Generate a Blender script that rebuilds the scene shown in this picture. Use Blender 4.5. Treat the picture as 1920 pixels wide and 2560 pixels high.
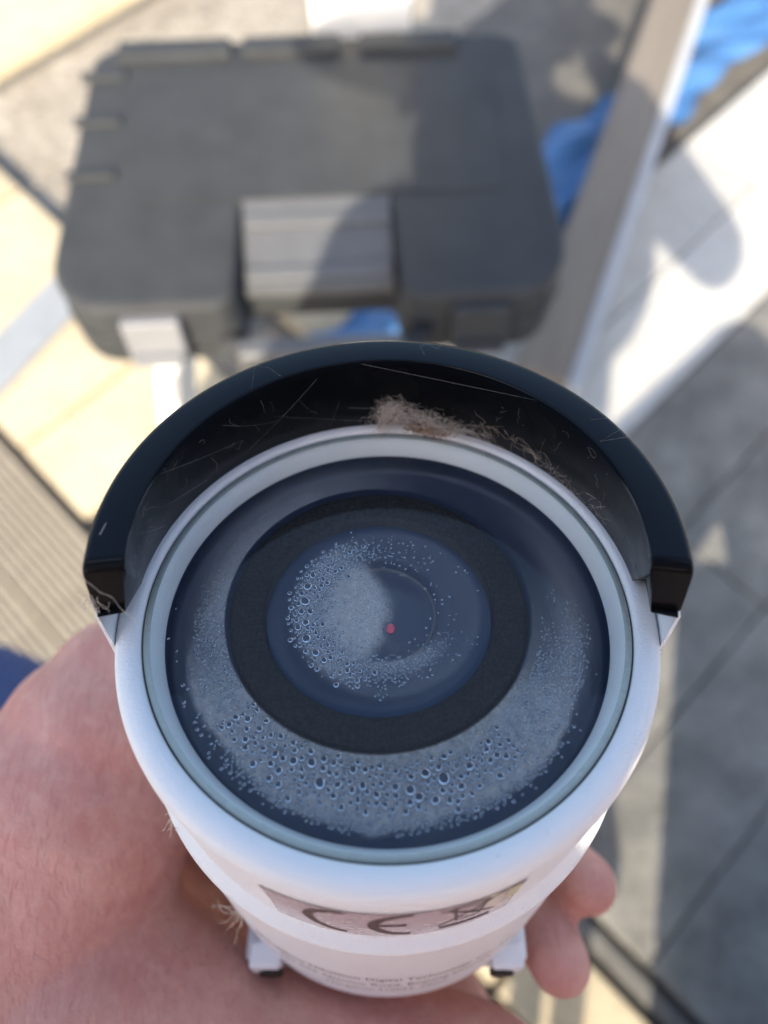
import bpy, bmesh, math, random
import numpy as np
from mathutils import Vector, Matrix, Euler

R = math.radians
random.seed(7)
rng = np.random.default_rng(11)
scene = bpy.context.scene
col = scene.collection
for o in list(bpy.data.objects):
    bpy.data.objects.remove(o, do_unlink=True)

# ---------------------------------------------------------------- camera, sky, sun, exposure
CAM_H = 1.10
PITCH = 23.0
SUN_EL, SUN_AZ = 33.0, 12.0          # sun behind the photographer, a little to the left
cd = bpy.data.cameras.new('photo_camera')
cam = bpy.data.objects.new('photo_camera', cd)
col.objects.link(cam)
cam.location = (0, 0, CAM_H)
cam.rotation_euler = (R(PITCH), 0, 0)
cd.sensor_fit = 'HORIZONTAL'
cd.sensor_width = 36
cd.lens = 36
cd.clip_start = 0.005
cd.clip_end = 400
cd.dof.use_dof = True
cd.dof.focus_distance = 0.138
cd.dof.aperture_fstop = 11.5
cd.dof.aperture_blades = 0
scene.camera = cam

world = bpy.data.worlds.new('World')
scene.world = world
world.use_nodes = True
wn = world.node_tree
wn.nodes.clear()
sky = wn.nodes.new('ShaderNodeTexSky')
sky.sky_type = 'NISHITA'
sky.sun_disc = False
sky.sun_elevation = R(SUN_EL)
sky.air_density = 1.0
sky.dust_density = 3.0
sky.ozone_density = 1.0
bg = wn.nodes.new('ShaderNodeBackground')
bg.inputs[1].default_value = 0.15
wo = wn.nodes.new('ShaderNodeOutputWorld')
wn.links.new(sky.outputs[0], bg.inputs[0])
wn.links.new(bg.outputs[0], wo.inputs[0])

SUN = Vector((-math.sin(R(SUN_AZ)) * math.cos(R(SUN_EL)), -math.cos(R(SUN_AZ)) * math.cos(R(SUN_EL)), math.sin(R(SUN_EL))))
# Nishita: rotation 0 puts the sun towards +Y, positive rotation turns it towards +X
sky.sun_rotation = math.atan2(SUN.x, SUN.y)
sl = bpy.data.lights.new('sun', 'SUN')
sl.energy = 3.7
sl.angle = R(0.53)
sl.color = (1.0, 0.90, 0.74)
so = bpy.data.objects.new('sun', sl)
col.objects.link(so)
so.location = (0, -3, 6)
so.rotation_euler = SUN.to_track_quat('Z', 'Y').to_euler()

scene.view_settings.view_transform = 'Standard'
scene.view_settings.look = 'None'
scene.view_settings.gamma = 1
scene.view_settings.exposure = 1.55
scene.render.engine = 'CYCLES'
scene.cycles.max_bounces = 7
scene.cycles.transparent_max_bounces = 10

# ---------------------------------------------------------------- helpers
def tag(o, label=None, cat=None, group=None, kind=None):
    if label: o['label'] = label
    if cat: o['category'] = cat
    if group: o['group'] = group
    if kind: o['kind'] = kind
    return o

def link(name, me, mat=None, parent=None, loc=None, rot=None, smooth=False):
    o = bpy.data.objects.new(name, me)
    col.objects.link(o)
    if parent: o.parent = parent
    if loc is not None: o.location = loc
    if rot is not None: o.rotation_euler = rot
    if me is not None:
        if mat and not me.materials: me.materials.append(mat)
        if smooth:
            me.polygons.foreach_set('use_smooth', [True] * len(me.polygons))
    return o

def mesh(name, verts, faces):
    me = bpy.data.meshes.new(name)
    me.from_pydata([tuple(v) for v in verts], [], faces)
    me.update()
    return me

def from_bm(name, bm):
    me = bpy.data.meshes.new(name)
    bmesh.ops.recalc_face_normals(bm, faces=bm.faces)
    bm.to_mesh(me); bm.free()
    return me

def empty(name, loc=(0, 0, 0), rot=(0, 0, 0), parent=None):
    o = bpy.data.objects.new(name, None)
    col.objects.link(o)
    o.empty_display_size = 0.02
    o.location = loc; o.rotation_euler = rot
    if parent: o.parent = parent
    return o

def box_mesh(name, sx, sy, sz, bev=0.0, seg=2, cz=0.0):
    bm = bmesh.new()
    bmesh.ops.create_cube(bm, size=1)
    for v in bm.verts:
        v.co = Vector((v.co.x * sx, v.co.y * sy, v.co.z * sz + cz))
    if bev > 0:
        bmesh.ops.bevel(bm, geom=bm.edges[:], offset=bev, segments=seg, affect='EDGES', profile=0.6)
    return from_bm(name, bm)

def lathe_mesh(name, prof, n=160, a0=0.0, a1=360.0, closed_prof=False, s=1.0):
    """profile of (radius, height) swept about local z; partial sweeps get end caps"""
    full = abs(a1 - a0 - 360) < 1e-6
    cnt = n if full else n + 1
    vs, fs = [], []
    m = len(prof)
    for i in range(cnt):
        a = R(a0 + (a1 - a0) * i / n)
        for r, h in prof:
            vs.append((r * math.cos(a) * s, r * math.sin(a) * s, h * s))
    for i in range(n):
        j = (i + 1) % cnt
        rng_ = range(m) if closed_prof else range(m - 1)
        for k in rng_:
            k2 = (k + 1) % m
            fs.append((i * m + k, j * m + k, j * m + k2, i * m + k2))
    if not full and closed_prof:
        fs.append(tuple(range(m - 1, -1, -1)))
        fs.append(tuple((cnt - 1) * m + k for k in range(m)))
    me = mesh(name, vs, fs)
    bm = bmesh.new(); bm.from_mesh(me)
    bmesh.ops.remove_doubles(bm, verts=bm.verts, dist=1e-7)
    bmesh.ops.recalc_face_normals(bm, faces=bm.faces)
    bm.to_mesh(me); bm.free()
    return me

def round_poly(pts, rad, seg=4):
    """round the corners of a closed 2D polygon"""
    out = []
    n = len(pts)
    for i in range(n):
        p0, p1, p2 = Vector(pts[i - 1]), Vector(pts[i]), Vector(pts[(i + 1) % n])
        r = rad[i] if isinstance(rad, (list, tuple)) else rad
        if r <= 0:
            out.append(tuple(p1)); continue
        d0 = (p0 - p1); d2 = (p2 - p1)
        r = min(r, d0.length * .45, d2.length * .45)
        a = p1 + d0.normalized() * r; b = p1 + d2.normalized() * r
        for k in range(seg + 1):
            t = k / seg
            out.append(tuple((1 - t) ** 2 * a + 2 * t * (1 - t) * p1 + t * t * b))
    return out

def strand(vs, fs, pts, r0, r1=None, sides=3):
    """thin tube through pts appended to vs, fs"""
    r1 = r0 if r1 is None else r1
    b = len(vs); n = len(pts)
    for i, p in enumerate(pts):
        p = Vector(p)
        t = (Vector(pts[min(i + 1, n - 1)]) - Vector(pts[max(i - 1, 0)]))
        if t.length < 1e-9: t = Vector((0, 0, 1))
        t.normalize()
        u = t.orthogonal().normalized(); w = t.cross(u)
        rr = r0 + (r1 - r0) * i / max(1, n - 1)
        for k in range(sides):
            a = 2 * math.pi * k / sides
            vs.append(tuple(p + (u * math.cos(a) + w * math.sin(a)) * rr))
    for i in range(n - 1):
        for k in range(sides):
            k2 = (k + 1) % sides
            fs.append((b + i * sides + k, b + i * sides + k2, b + (i + 1) * sides + k2, b + (i + 1) * sides + k))
    fs.append(tuple(b + k for k in range(sides - 1, -1, -1)))
    fs.append(tuple(b + (n - 1) * sides + k for k in range(sides)))

def blob_mesh(name, chains, voxel, smooth=6, extra=None):
    """union of tapered limbs (lists of (point, radius)), skinned over as one continuous surface"""
    bm = bmesh.new()
    for ch in chains:
        for i, (p, r) in enumerate(ch):
            m = Matrix.Translation(Vector(p)) @ Matrix.Scale(r, 4)
            bmesh.ops.create_icosphere(bm, subdivisions=3, radius=1, matrix=m)
        for (p, r), (q, s_) in zip(ch[:-1], ch[1:]):
            p, q = Vector(p), Vector(q)
            d = q - p
            if d.length < 1e-6: continue
            m = Matrix.Translation((p + q) / 2) @ d.to_track_quat('Z', 'Y').to_matrix().to_4x4()
            bmesh.ops.create_cone(bm, cap_ends=True, segments=28, radius1=r, radius2=s_, depth=d.length, matrix=m)
    if extra: extra(bm)
    me = bpy.data.meshes.new(name + '_raw')
    bm.to_mesh(me); bm.free()
    ob = bpy.data.objects.new(name + '_raw', me)
    col.objects.link(ob)
    md = ob.modifiers.new('r', 'REMESH'); md.mode = 'VOXEL'; md.voxel_size = voxel
    ms = ob.modifiers.new('s', 'SMOOTH'); ms.factor = 0.5; ms.iterations = smooth
    dg = bpy.context.evaluated_depsgraph_get()
    out = bpy.data.meshes.new_from_object(ob.evaluated_get(dg))
    out.name = name
    bpy.data.objects.remove(ob, do_unlink=True)
    bpy.data.meshes.remove(me)
    out.polygons.foreach_set('use_smooth', [True] * len(out.polygons))
    return out

# ---------------------------------------------------------------- materials
class N:
    def __init__(s, name):
        s.m = bpy.data.materials.new(name); s.m.use_nodes = True
        s.t = s.m.node_tree; s.b = s.t.nodes['Principled BSDF']; s.o = s.t.nodes['Material Output']
    def n(s, typ, **kw):
        x = s.t.nodes.new('ShaderNode' + typ)
        for k, v in kw.items():
            if k.startswith('i_'): x.inputs[k[2:].replace('_', ' ')].default_value = v
            else: setattr(x, k, v)
        return x
    def l(s, a, b): s.t.links.new(a, b)
    def coord(s, which='Object', scale=(1, 1, 1), rot=(0, 0, 0)):
        c = s.n('TexCoord'); m = s.n('Mapping')
        m.inputs['Scale'].default_value = scale; m.inputs['Rotation'].default_value = rot
        s.l(c.outputs[which], m.inputs[0]); return m.outputs[0]
    def noise(s, vec, scale, detail=4, rough=.55, dist=0.0):
        x = s.n('TexNoise'); x.inputs['Scale'].default_value = scale; x.inputs['Detail'].default_value = detail
        x.inputs['Roughness'].default_value = rough; x.inputs['Distortion'].default_value = dist
        if vec: s.l(vec, x.inputs['Vector'])
        return x.outputs['Fac']
    def vor(s, vec, scale, feature='F1'):
        x = s.n('TexVoronoi'); x.feature = feature; x.inputs['Scale'].default_value = scale
        if vec: s.l(vec, x.inputs['Vector'])
        return x.outputs['Distance']
    def ramp(s, fac, stops):
        x = s.n('ValToRGB'); e = x.color_ramp.elements
        while len(e) < len(stops): e.new(.5)
        for k, (p, c) in enumerate(stops):
            e[k].position = p; e[k].color = (c, c, c, 1) if isinstance(c, (int, float)) else (*c, 1)
        s.l(fac, x.inputs[0]); return x.outputs[0]
    def mix(s, fac, a, b, typ='MIX'):
        x = s.n('Mix'); x.data_type = 'RGBA'; x.blend_type = typ
        for i, v in ((0, fac), (6, a), (7, b)):
            if hasattr(v, 'is_linked'): s.l(v, x.inputs[i])
            elif i == 0: x.inputs[0].default_value = v
            else: x.inputs[i].default_value = (*v, 1)
        return x.outputs[2]
    def math(s, op, a, b=0.0, clamp=False):
        x = s.n('Math'); x.operation = op; x.use_clamp = clamp
        for i, v in enumerate((a, b)):
            if hasattr(v, 'is_linked'): s.l(v, x.inputs[i])
            else: x.inputs[i].default_value = v
        return x.outputs[0]
    def bump(s, h, strength=.3, dist=.001):
        x = s.n('Bump'); x.inputs['Strength'].default_value = strength; x.inputs['Distance'].default_value = dist
        s.l(h, x.inputs['Height']); s.l(x.outputs[0], s.b.inputs['Normal']); return x
    def set(s, **kw):
        for k, v in kw.items():
            i = s.b.inputs[k.replace('_', ' ')]
            if hasattr(v, 'is_linked'): s.l(v, i)
            elif isinstance(v, tuple) and len(v) == 3 and i.type == 'RGBA': i.default_value = (*v, 1)
            else: i.default_value = v
        return s

def m_white_paint():
    k = N('white_powder_coat'); v = k.coord()
    n1 = k.noise(v, 45, 3); dirt = k.ramp(k.noise(v, 700, 3), [(.70, 0), (.76, 1)])
    big = k.ramp(k.noise(v, 60, 5), [(.42, 0), (.66, 1)])
    base = k.mix(n1, (.76, .765, .77), (.81, .81, .80))
    base = k.mix(k.math('MULTIPLY', dirt, k.math('MULTIPLY', big, .8)), base, (.20, .18, .15))
    k.set(Base_Color=base, Roughness=.48, Specular_IOR_Level=.4)
    k.bump(k.noise(v, 2400, 2), .55, .00028)
    return k.m

def m_plain(name, c, rough=.5, metal=0.0, var=.15, scale=40, bump=0, bscale=600, spec=.5):
    k = N(name); v = k.coord()
    n1 = k.noise(v, scale, 4)
    k.set(Base_Color=k.mix(n1, tuple(x * (1 - var) for x in c), tuple(min(1, x * (1 + var)) for x in c)), Metallic=metal, Specular_IOR_Level=spec)
    k.set(Roughness=k.ramp(k.noise(v, scale * 2.3, 3), [(.3, max(0, rough - .07)), (.7, min(1, rough + .07))]))
    if bump: k.bump(k.noise(v, bscale, 3), bump, .0004)
    return k.m

def m_visor():
    k = N('black_gloss_plastic'); v = k.coord()
    dust = k.ramp(k.noise(v, 1500, 3), [(.66, 0), (.78, 1)])
    film = k.ramp(k.noise(v, 70, 5), [(.40, 0), (.75, 1)])
    f = k.math('MULTIPLY', dust, film)
    k.set(Base_Color=k.mix(k.math('MULTIPLY', f, .05), (.003, .004, .006), (.25, .23, .2)),
          Roughness=k.ramp(film, [(0, .06), (1, .13)]), Specular_IOR_Level=.17)
    k.bump(k.noise(v, 400, 2), .04, .0003)
    return k.m

def m_satin():
    k = N('black_satin_plastic'); v = k.coord()
    film = k.ramp(k.noise(v, 70, 5), [(.40, 0), (.75, 1)])
    k.set(Base_Color=k.mix(film, (.0035, .0038, .0045), (.006, .006, .0065)), Roughness=k.ramp(film, [(0, .22), (1, .34)]), Specular_IOR_Level=.07)
    return k.m

def m_foam():
    k = N('charcoal_foam'); v = k.coord()
    g = k.noise(v, 1900, 4, .7)
    base = k.mix(k.ramp(g, [(.35, 0), (.75, 1)]), (.010, .0095, .009), (.036, .033, .029))
    k.set(Base_Color=base, Roughness=.85, Specular_IOR_Level=.2)
    k.bump(k.noise(v, 3000, 3), .6, .0003)
    return k.m

def m_glass():
    k = N('front_glass'); t = k.t
    tr = k.n('BsdfTransparent'); tr.inputs[0].default_value = (.97, .985, .98, 1)
    gl = k.n('BsdfGlossy'); gl.inputs['Roughness'].default_value = .018; gl.inputs[0].default_value = (1, 1, 1, 1)
    fr = k.n('Fresnel')
    ge = k.n('NewGeometry'); k.l(k.math('ADD', 1.32, k.math('MULTIPLY', ge.outputs['Backfacing'], 1 / 1.32 - 1.32)), fr.inputs['IOR'])
    v = k.coord()
    bp = k.n('Bump'); bp.inputs['Strength'].default_value = .02; bp.inputs['Distance'].default_value = .0004
    k.l(k.noise(v, 60, 2), bp.inputs['Height']); k.l(bp.outputs[0], gl.inputs['Normal'])
    # a dusty, lightly scratched outer face
    sm = k.n('BsdfDiffuse'); sm.inputs[0].default_value = (.7, .7, .72, 1)
    dust = k.math('MULTIPLY', k.ramp(k.noise(v, 2200, 2), [(.62, 0), (.74, 1)]), k.ramp(k.noise(v, 70, 4), [(.4, .01), (.75, .14)]))
    mx0 = k.n('MixShader'); k.l(fr.outputs[0], mx0.inputs[0]); k.l(tr.outputs[0], mx0.inputs[1]); k.l(gl.outputs[0], mx0.inputs[2])
    mx = k.n('MixShader'); k.l(k.math('ADD', dust, .004), mx.inputs[0]); k.l(mx0.outputs[0], mx.inputs[1]); k.l(sm.outputs[0], mx.inputs[2])
    k.l(mx.outputs[0], k.o.inputs[0]); t.nodes.remove(k.b)
    return k.m

def m_fog():
    """fine condensation: tiny beads of water plus painted pale reflections, bead density from the mesh attribute 'fog'"""
    k = N('condensation_sheen'); v = k.coord()
    at = k.n('Attribute'); at.attribute_name = 'fog'
    fog = at.outputs['Fac']
    cell = k.vor(v, 5200)
    cell2 = k.vor(v, 9000)
    bead = k.ramp(cell, [(.12, .55), (.45, 1.0), (.65, .55)])
    bead2 = k.ramp(cell2, [(.1, .6), (.5, 1.0)])
    big = k.ramp(k.noise(v, 700, 5, .7), [(.3, .62), (.7, 1.12)])
    a = k.math('MULTIPLY', k.math('MULTIPLY', bead, bead2), k.math('MULTIPLY', fog, big), clamp=True)
    ah = k.n('Attribute'); ah.attribute_name = 'haze'  # haze carries the painted pale reflections
    a = k.math('ADD', a, ah.outputs['Fac'], clamp=True)
    df = k.n('BsdfDiffuse'); df.inputs[0].default_value = (.90, .89, .87, 1)
    bp = k.n('Bump'); bp.inputs['Strength'].default_value = .9; bp.inputs['Distance'].default_value = .0004
    k.l(cell, bp.inputs['Height']); k.l(bp.outputs[0], df.inputs['Normal'])
    tr = k.n('BsdfTransparent')
    mx = k.n('MixShader'); k.l(a, mx.inputs[0]); k.l(tr.outputs[0], mx.inputs[1]); k.l(df.outputs[0], mx.inputs[2])
    k.l(mx.outputs[0], k.o.inputs[0]); k.t.nodes.remove(k.b)
    return k.m

def m_drop():
    k = N('water_bead')
    gl = k.n('BsdfGlass'); gl.inputs['IOR'].default_value = 1.42; gl.inputs['Roughness'].default_value = 0.0
    gl.inputs[0].default_value = (.96, .98, 1, 1)
    k.l(gl.outputs[0], k.o.inputs[0]); k.t.nodes.remove(k.b)
    return k.m

def m_skin():
    k = N('skin'); v = k.coord()
    n1 = k.noise(v, 42, 5, .6); n2 = k.noise(v, 260, 4, .65); n3 = k.noise(v, 14, 3)
    c = k.mix(k.ramp(n1, [(.32, 0), (.68, 1)]), (.53, .235, .19), (.72, .42, .335))
    c = k.mix(k.math('MULTIPLY', k.ramp(n3, [(.38, 0), (.62, 1)]), .6), c, (.60, .24, .205))
    c = k.mix(k.math('MULTIPLY', k.ramp(n2, [(.45, 0), (.72, 1)]), .38), c, (.74, .45, .36))
    # fine diagonal furrows crossed by shorter ones, and pores
    d = k.noise(k.coord(scale=(1, .42, .42), rot=(.35, .55, .95)), 520, 4, .6, .8)
    d2 = k.noise(k.coord(scale=(1, .3, .3), rot=(-.6, .2, -.6)), 620, 3, .6, .6)
    fold = k.noise(k.coord(scale=(1, .2, .2), rot=(.3, .6, 1.1)), 70, 3, .5, 1.2)
    w = k.vor(k.coord(scale=(1, 1, .6), rot=(.5, .9, .4)), 900, 'DISTANCE_TO_EDGE')
    crease = k.ramp(w, [(0, 0), (.10, 1)])
    furrow = k.ramp(k.math('ADD', k.math('MULTIPLY', d, .6), k.math('MULTIPLY', d2, .4)), [(.30, 0), (.52, 1)])
    c = k.mix(k.math('MULTIPLY', k.math('SUBTRACT', 1.0, furrow), .12), c, (.40, .13, .10))
    c = k.mix(k.math('MULTIPLY', k.ramp(fold, [(.30, 1), (.44, 0)]), .28), c, (.42, .13, .11))
    h = k.math('ADD', k.math('ADD', k.math('MULTIPLY', crease, .10), k.math('MULTIPLY', furrow, .6)), k.math('MULTIPLY', fold, 2.2))
    k.set(Base_Color=c, Roughness=.48, Subsurface_Weight=.2, Subsurface_Scale=.0035, Specular_IOR_Level=.4)
    k.b.inputs['Subsurface Radius'].default_value = (1.0, .35, .2)
    k.bump(h, .6, .0016)
    return k.m

def m_stone(name, c1, c2, c3, scale=1.0, bump=.5):
    k = N(name); v = k.coord()
    oi = k.n('ObjectInfo')
    a = k.noise(v, 9 * scale, 6, .6); b = k.noise(v, 60 * scale, 5, .65)
    c = k.mix(k.ramp(a, [(.3, 0), (.7, 1)]), c1, c2)
    c = k.mix(k.math('MULTIPLY', k.ramp(b, [(.5, 0), (.72, 1)]), .6), c, c3)
    hsv = k.n('HueSaturation'); k.l(c, hsv.inputs['Color'])
    k.l(k.math('ADD', k.math('MULTIPLY', oi.outputs['Random'], .25), .87), hsv.inputs['Value'])
    k.set(Base_Color=hsv.outputs[0], Roughness=.85, Specular_IOR_Level=.25)
    k.bump(k.math('ADD', a, b), bump, .004)
    return k.m

def m_gravel():
    k = N('gravel_ground'); v = k.coord()
    d = k.n('TexVoronoi'); d.inputs['Scale'].default_value = 60; k.l(v, d.inputs['Vector'])
    c = k.mix(k.ramp(k.noise(v, 5, 5), [(.3, 0), (.7, 1)]), (.20, .172, .132), (.29, .255, .20))
    bwn = k.n('RGBToBW'); k.l(d.outputs['Color'], bwn.inputs[0])
    c = k.mix(.35, c, bwn.outputs[0], 'SOFT_LIGHT')
    sat = k.n('HueSaturation'); sat.inputs['Saturation'].default_value = .9; k.l(c, sat.inputs['Color'])
    k.set(Base_Color=sat.outputs[0], Roughness=.9)
    k.bump(d.outputs['Distance'], .6, .006)
    return k.m

def m_wood(name, c1, c2, scale=1.0, stretch=(1, .06, 1), rough=.7):
    k = N(name); v = k.coord(scale=stretch)
    g = k.noise(v, 70 * scale, 6, .65, .6); s2 = k.noise(v, 9 * scale, 4)
    c = k.mix(k.ramp(g, [(.3, 0), (.7, 1)]), c1, c2)
    c = k.mix(k.math('MULTIPLY', s2, .5), c, tuple(x * .6 for x in c1))
    k.set(Base_Color=c, Roughness=rough, Specular_IOR_Level=.3)
    k.bump(g, .3, .002)
    return k.m

def m_fabric(name, c, c2, scale=900):
    k = N(name); v = k.coord()
    w = k.n('TexWave'); w.inputs['Scale'].default_value = scale; w.inputs['Distortion'].default_value = 1.5
    k.l(k.coord(rot=(.3, .4, .8)), w.inputs['Vector'])
    k.set(Base_Color=k.mix(k.math('MULTIPLY', w.outputs['Fac'], k.noise(v, 30, 4)), c, c2), Roughness=.9, Specular_IOR_Level=.15)
    k.bump(k.noise(v, 120, 4), .5, .004)
    return k.m

M = dict(
    satin=m_satin(), white=m_white_paint(), visor=m_visor(), foam=m_foam(), glass=m_glass(), fog=m_fog(), drop=m_drop(), skin=m_skin(),
    gasket=m_plain('grey_gasket', (.10, .105, .095), .8, scale=200, var=.5),
    inner=m_plain('frosted_inner_ring', (.80, .81, .78), .35, scale=60, var=.06, bump=.25, bscale=1500),
    edge=m_plain('green_glass_edge', (.36, .42, .39), .3, scale=150, var=.12, bump=.2, bscale=1500),
    plate=m_plain('dark_led_plate', (.014, .026, .060), .42, scale=90, var=.3),
    lens=m_plain('lens_glass', (.014, .026, .060), .22, scale=20, var=.1, spec=.25),
    lensring=m_plain('lens_barrel', (.05, .055, .065), .35, scale=80),
    red=m_plain('red_sensor', (.85, .04, .12), .4, scale=200),
    sticker=m_plain('silver_sticker', (.56, .48, .48), .26, metal=.25, scale=50, var=.08),
    tab=m_plain('yellowed_sticker_end', (.55, .50, .32), .35, scale=90),
    ink=m_plain('brown_black_ink', (.075, .05, .045), .5, scale=300),
    ink2=m_plain('grey_print', (.30, .24, .22), .6, scale=300),
    hole=m_plain('dark_screw_hole', (.02, .014, .01), .6, scale=200),
    web=m_plain('dusty_cobweb', (.62, .53, .45), .9, scale=900, var=.3),
    webbrown=m_plain('brown_debris', (.27, .15, .08), .9, scale=900, var=.5),
    straw=m_plain('straw_fibre', (.62, .50, .38), .8, scale=900, var=.3),
    case=m_plain('black_case_plastic', (.040, .042, .044), .45, scale=25, var=.30, bump=.35, bscale=900, spec=.13),
    latch=m_plain('grey_latch_plastic', (.085, .087, .09), .45, scale=40, var=.15, bump=.2),
    litlatch=m_plain('lit_latch_plastic', (.17, .172, .178), .45, scale=40, var=.15, bump=.2),
    cream=m_stone('cream_slab', (.38, .32, .215), (.46, .395, .28), (.31, .245, .16)),
    pale=m_stone('pale_concrete_slab', (.36, .354, .33), (.43, .422, .395), (.24, .225, .20), 1.3),
    grey=m_stone('shade_toned_slab', (.12, .116, .104), (.24, .23, .205), (.085, .08, .07), 1.6, .9),  # darker version of the pale slab, shade put into its colour
    shade_patch=m_stone('shade_toned_gravel', (.085, .080, .072), (.13, .122, .11), (.06, .056, .05), 1.6, .8),  # gravel darkened to carry painted shade
    gravel=m_gravel(), bed=m_plain('dark_joint_sand', (.115, .11, .10), .95, scale=60, var=.4, bump=.6, bscale=300),
    deck=m_wood('weathered_deck', (.22, .19, .145), (.31, .275, .215)),
    beam=m_wood('brown_timber', (.155, .132, .105), (.225, .195, .16)),
    whitewood=m_plain('white_painted_wood', (.78, .77, .73), .5, scale=25, var=.06, bump=.2, bscale=300),
    greypaint=m_plain('weathered_grey_paint', (.36, .37, .38), .6, scale=25, var=.15, bump=.2, bscale=300),
    strip_grey=m_plain('flat_grey_strip', (.30, .315, .32), .5, metal=.3, scale=30),
    blue=m_plain('blue_tarpaulin', (.045, .125, .28), .42, scale=18, var=.25, bump=.4, bscale=250),
    denim=m_fabric('blue_denim', (.05, .07, .16), (.10, .13, .25)),
    jacket=m_fabric('rose_shirt', (.46, .17, .18), (.56, .25, .25), 500), shade_hat=m_fabric('shade_hat_straw', (.45, .36, .22), (.6, .5, .33), 300),
    hair=m_plain('brown_hair', (.05, .032, .02), .6, scale=300, var=.4, bump=.8, bscale=300),
    shoe=m_plain('brown_leather', (.08, .05, .03), .5, scale=60, bump=.3),
    eye=m_plain('eye_white', (.75, .73, .70), .2), iris=m_plain('eye_iris', (.05, .035, .02), .15), lip=m_plain('lip_skin', (.45, .17, .15), .5),
    phone=m_plain('dark_phone_glass', (.01, .011, .014), .12, scale=20), phoneframe=m_plain('steel_phone_frame', (.35, .35, .36), .25, metal=.9),
    screen=m_plain('phone_screen', (.02, .025, .03), .08),
    nail=m_plain('finger_nail', (.62, .40, .37), .3, scale=120, var=.08, spec=.6),
)

# ---------------------------------------------------------------- the setting: ground, paving, deck
S2 = math.sqrt(2)
def ab(a, b):      # paving lies on a grid turned 45 degrees: a runs right-down, b runs right-up
    return ((a + b) / S2, (b - a) / S2)

g = mesh('ground', [(-60, -60, 0), (60, -60, 0), (60, 60, 0), (-60, 60, 0)], [(0, 1, 2, 3)])
ground = tag(link('ground', g, M['gravel']), kind='structure')

def slab_field(parent, mat, name, a_edges, b_edges, z0, z1, gap=.006, skip=None):
    for i in range(len(a_edges) - 1):
        for j in range(len(b_edges) - 1):
            if skip and skip(i, j): continue
            sa = a_edges[i + 1] - a_edges[i] - gap; sb = b_edges[j + 1] - b_edges[j] - gap
            ca = (a_edges[i + 1] + a_edges[i]) / 2; cb = (b_edges[j + 1] + b_edges[j]) / 2
            me = box_mesh(name, sa, sb, z1 - z0, .004, 2)
            x, y = ab(ca, cb)
            link(name, me, mat, parent, (x, y, (z0 + z1) / 2 + random.uniform(-.0015, .0015)), (random.uniform(-.004, .004), random.uniform(-.004, .004), R(-45)))

def bed_sheet(name, a0, a1, b0, b1, z):
    c = [ab(a0, b0), ab(a1, b0), ab(a1, b1), ab(a0, b1)]
    return tag(link(name, mesh(name, [(x, y, z) for x, y in c], [(0, 1, 2, 3)]), M['bed']), kind='structure')

# pale concrete strips on the right, running away at 45 degrees
pave_r = bed_sheet('pavement', -.46, 1.2, .118, 3.2, .004)
slab_field(pave_r, M['pale'], 'slab', [-.455, -.298, -.143], [.122, .60, 1.28, 1.96, 2.64], .005, .035, .003)
slab_field(pave_r, M['grey'], 'slab', [-.143, .013, .170, .327, .484, .640, .80, .96, 1.12], [.122, .60, 1.28, 1.96, 2.64], .005, .035, .002)  # these slabs are toned dark to paint the shadow across the strips
# cream slabs on the left
pave_l = bed_sheet('patio', -3.0, -.62, -.012, .312, .005)
slab_field(pave_l, M['cream'], 'slab', [-2.60, -2.15, -1.70, -1.25, -.80, -.63], [-.010, .31], .006, .034, .010)
pave_b = bed_sheet('patio', -3.2, -1.53, .40, 2.6, .006)
slab_field(pave_b, M['cream'], 'slab', [-2.9, -2.45, -2.0, -1.54], [.41, .86, 1.31, 1.76, 2.21], .007, .036, .010)
pave_h = bed_sheet('patio', -.93, -.52, .44, .84, .0055)
slab_field(pave_h, M['cream'], 'slab', [-.92, -.53], [.45, .83], .0065, .035, .010)
pave_f = bed_sheet('patio', -.25, 1.3, -1.4, .085, .0045)
slab_field(pave_f, M['cream'], 'slab', [-.24, .21, .66, 1.11], [-1.36, -.91, -.46, -.03, .082], .0055, .034, .010)
# dark sheet behind the chair, painting shade onto the gravel
shade_pts = [ab(-.98, .98), ab(-.47, .98), ab(-.47, 1.95), ab(-1.02, 1.90)]
tag(link('shade_patch', mesh('shade_patch', [(x, y, .008) for x, y in shade_pts], [(0, 1, 2, 3)]), M['shade_patch']), kind='structure')
# narrow kerb between them
kb = empty('kerb'); tag(kb, kind='structure')
for i in range(5):
    x, y = ab(-.1 + i * .305 + .15, .101)
    link('kerb_stone', box_mesh('kerb_stone', .30, .022, .05, .003, 2), M['bed'], kb, (x, y, .012), (0, 0, R(-45)))

# grooved decking on the left
deck = empty('decking'); tag(deck, kind='structure')
def deck_board():
    w, nv = .118, 9
    prof = [(-w / 2, 0)]
    st = w / (nv + 1)
    z = .028
    prof.append((-w / 2, z))
    for k in range(nv):
        c = -w / 2 + st * (k + 1)
        prof += [(c - .0028, z), (c - .0022, z - .003), (c + .0022, z - .003), (c + .0028, z)]
    prof += [(w / 2, z), (w / 2, 0)]
    L = 2.2
    vs = [(-L / 2, y, h) for y, h in prof] + [(L / 2, y, h) for y, h in prof]
    m = len(prof)
    fs = [(k, k + 1, m + k + 1, m + k) for k in range(m - 1)] + [(m - 1, 0, m, 2 * m - 1), tuple(range(m)), tuple(range(2 * m - 1, m - 1, -1))]
    me = mesh('deck_board', vs, fs)
    bm = bmesh.new(); bm.from_mesh(me)
    return from_bm('deck_board', bm)
dbm = deck_board(); dbm.materials.append(M['deck'])
for k in range(10):
    x, y = ab(-1.36, -.082 - k * .124)
    link('deck_board', dbm, None, deck, (x, y, .006 + random.uniform(0, .001)), (0, 0, R(-45)))

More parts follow.
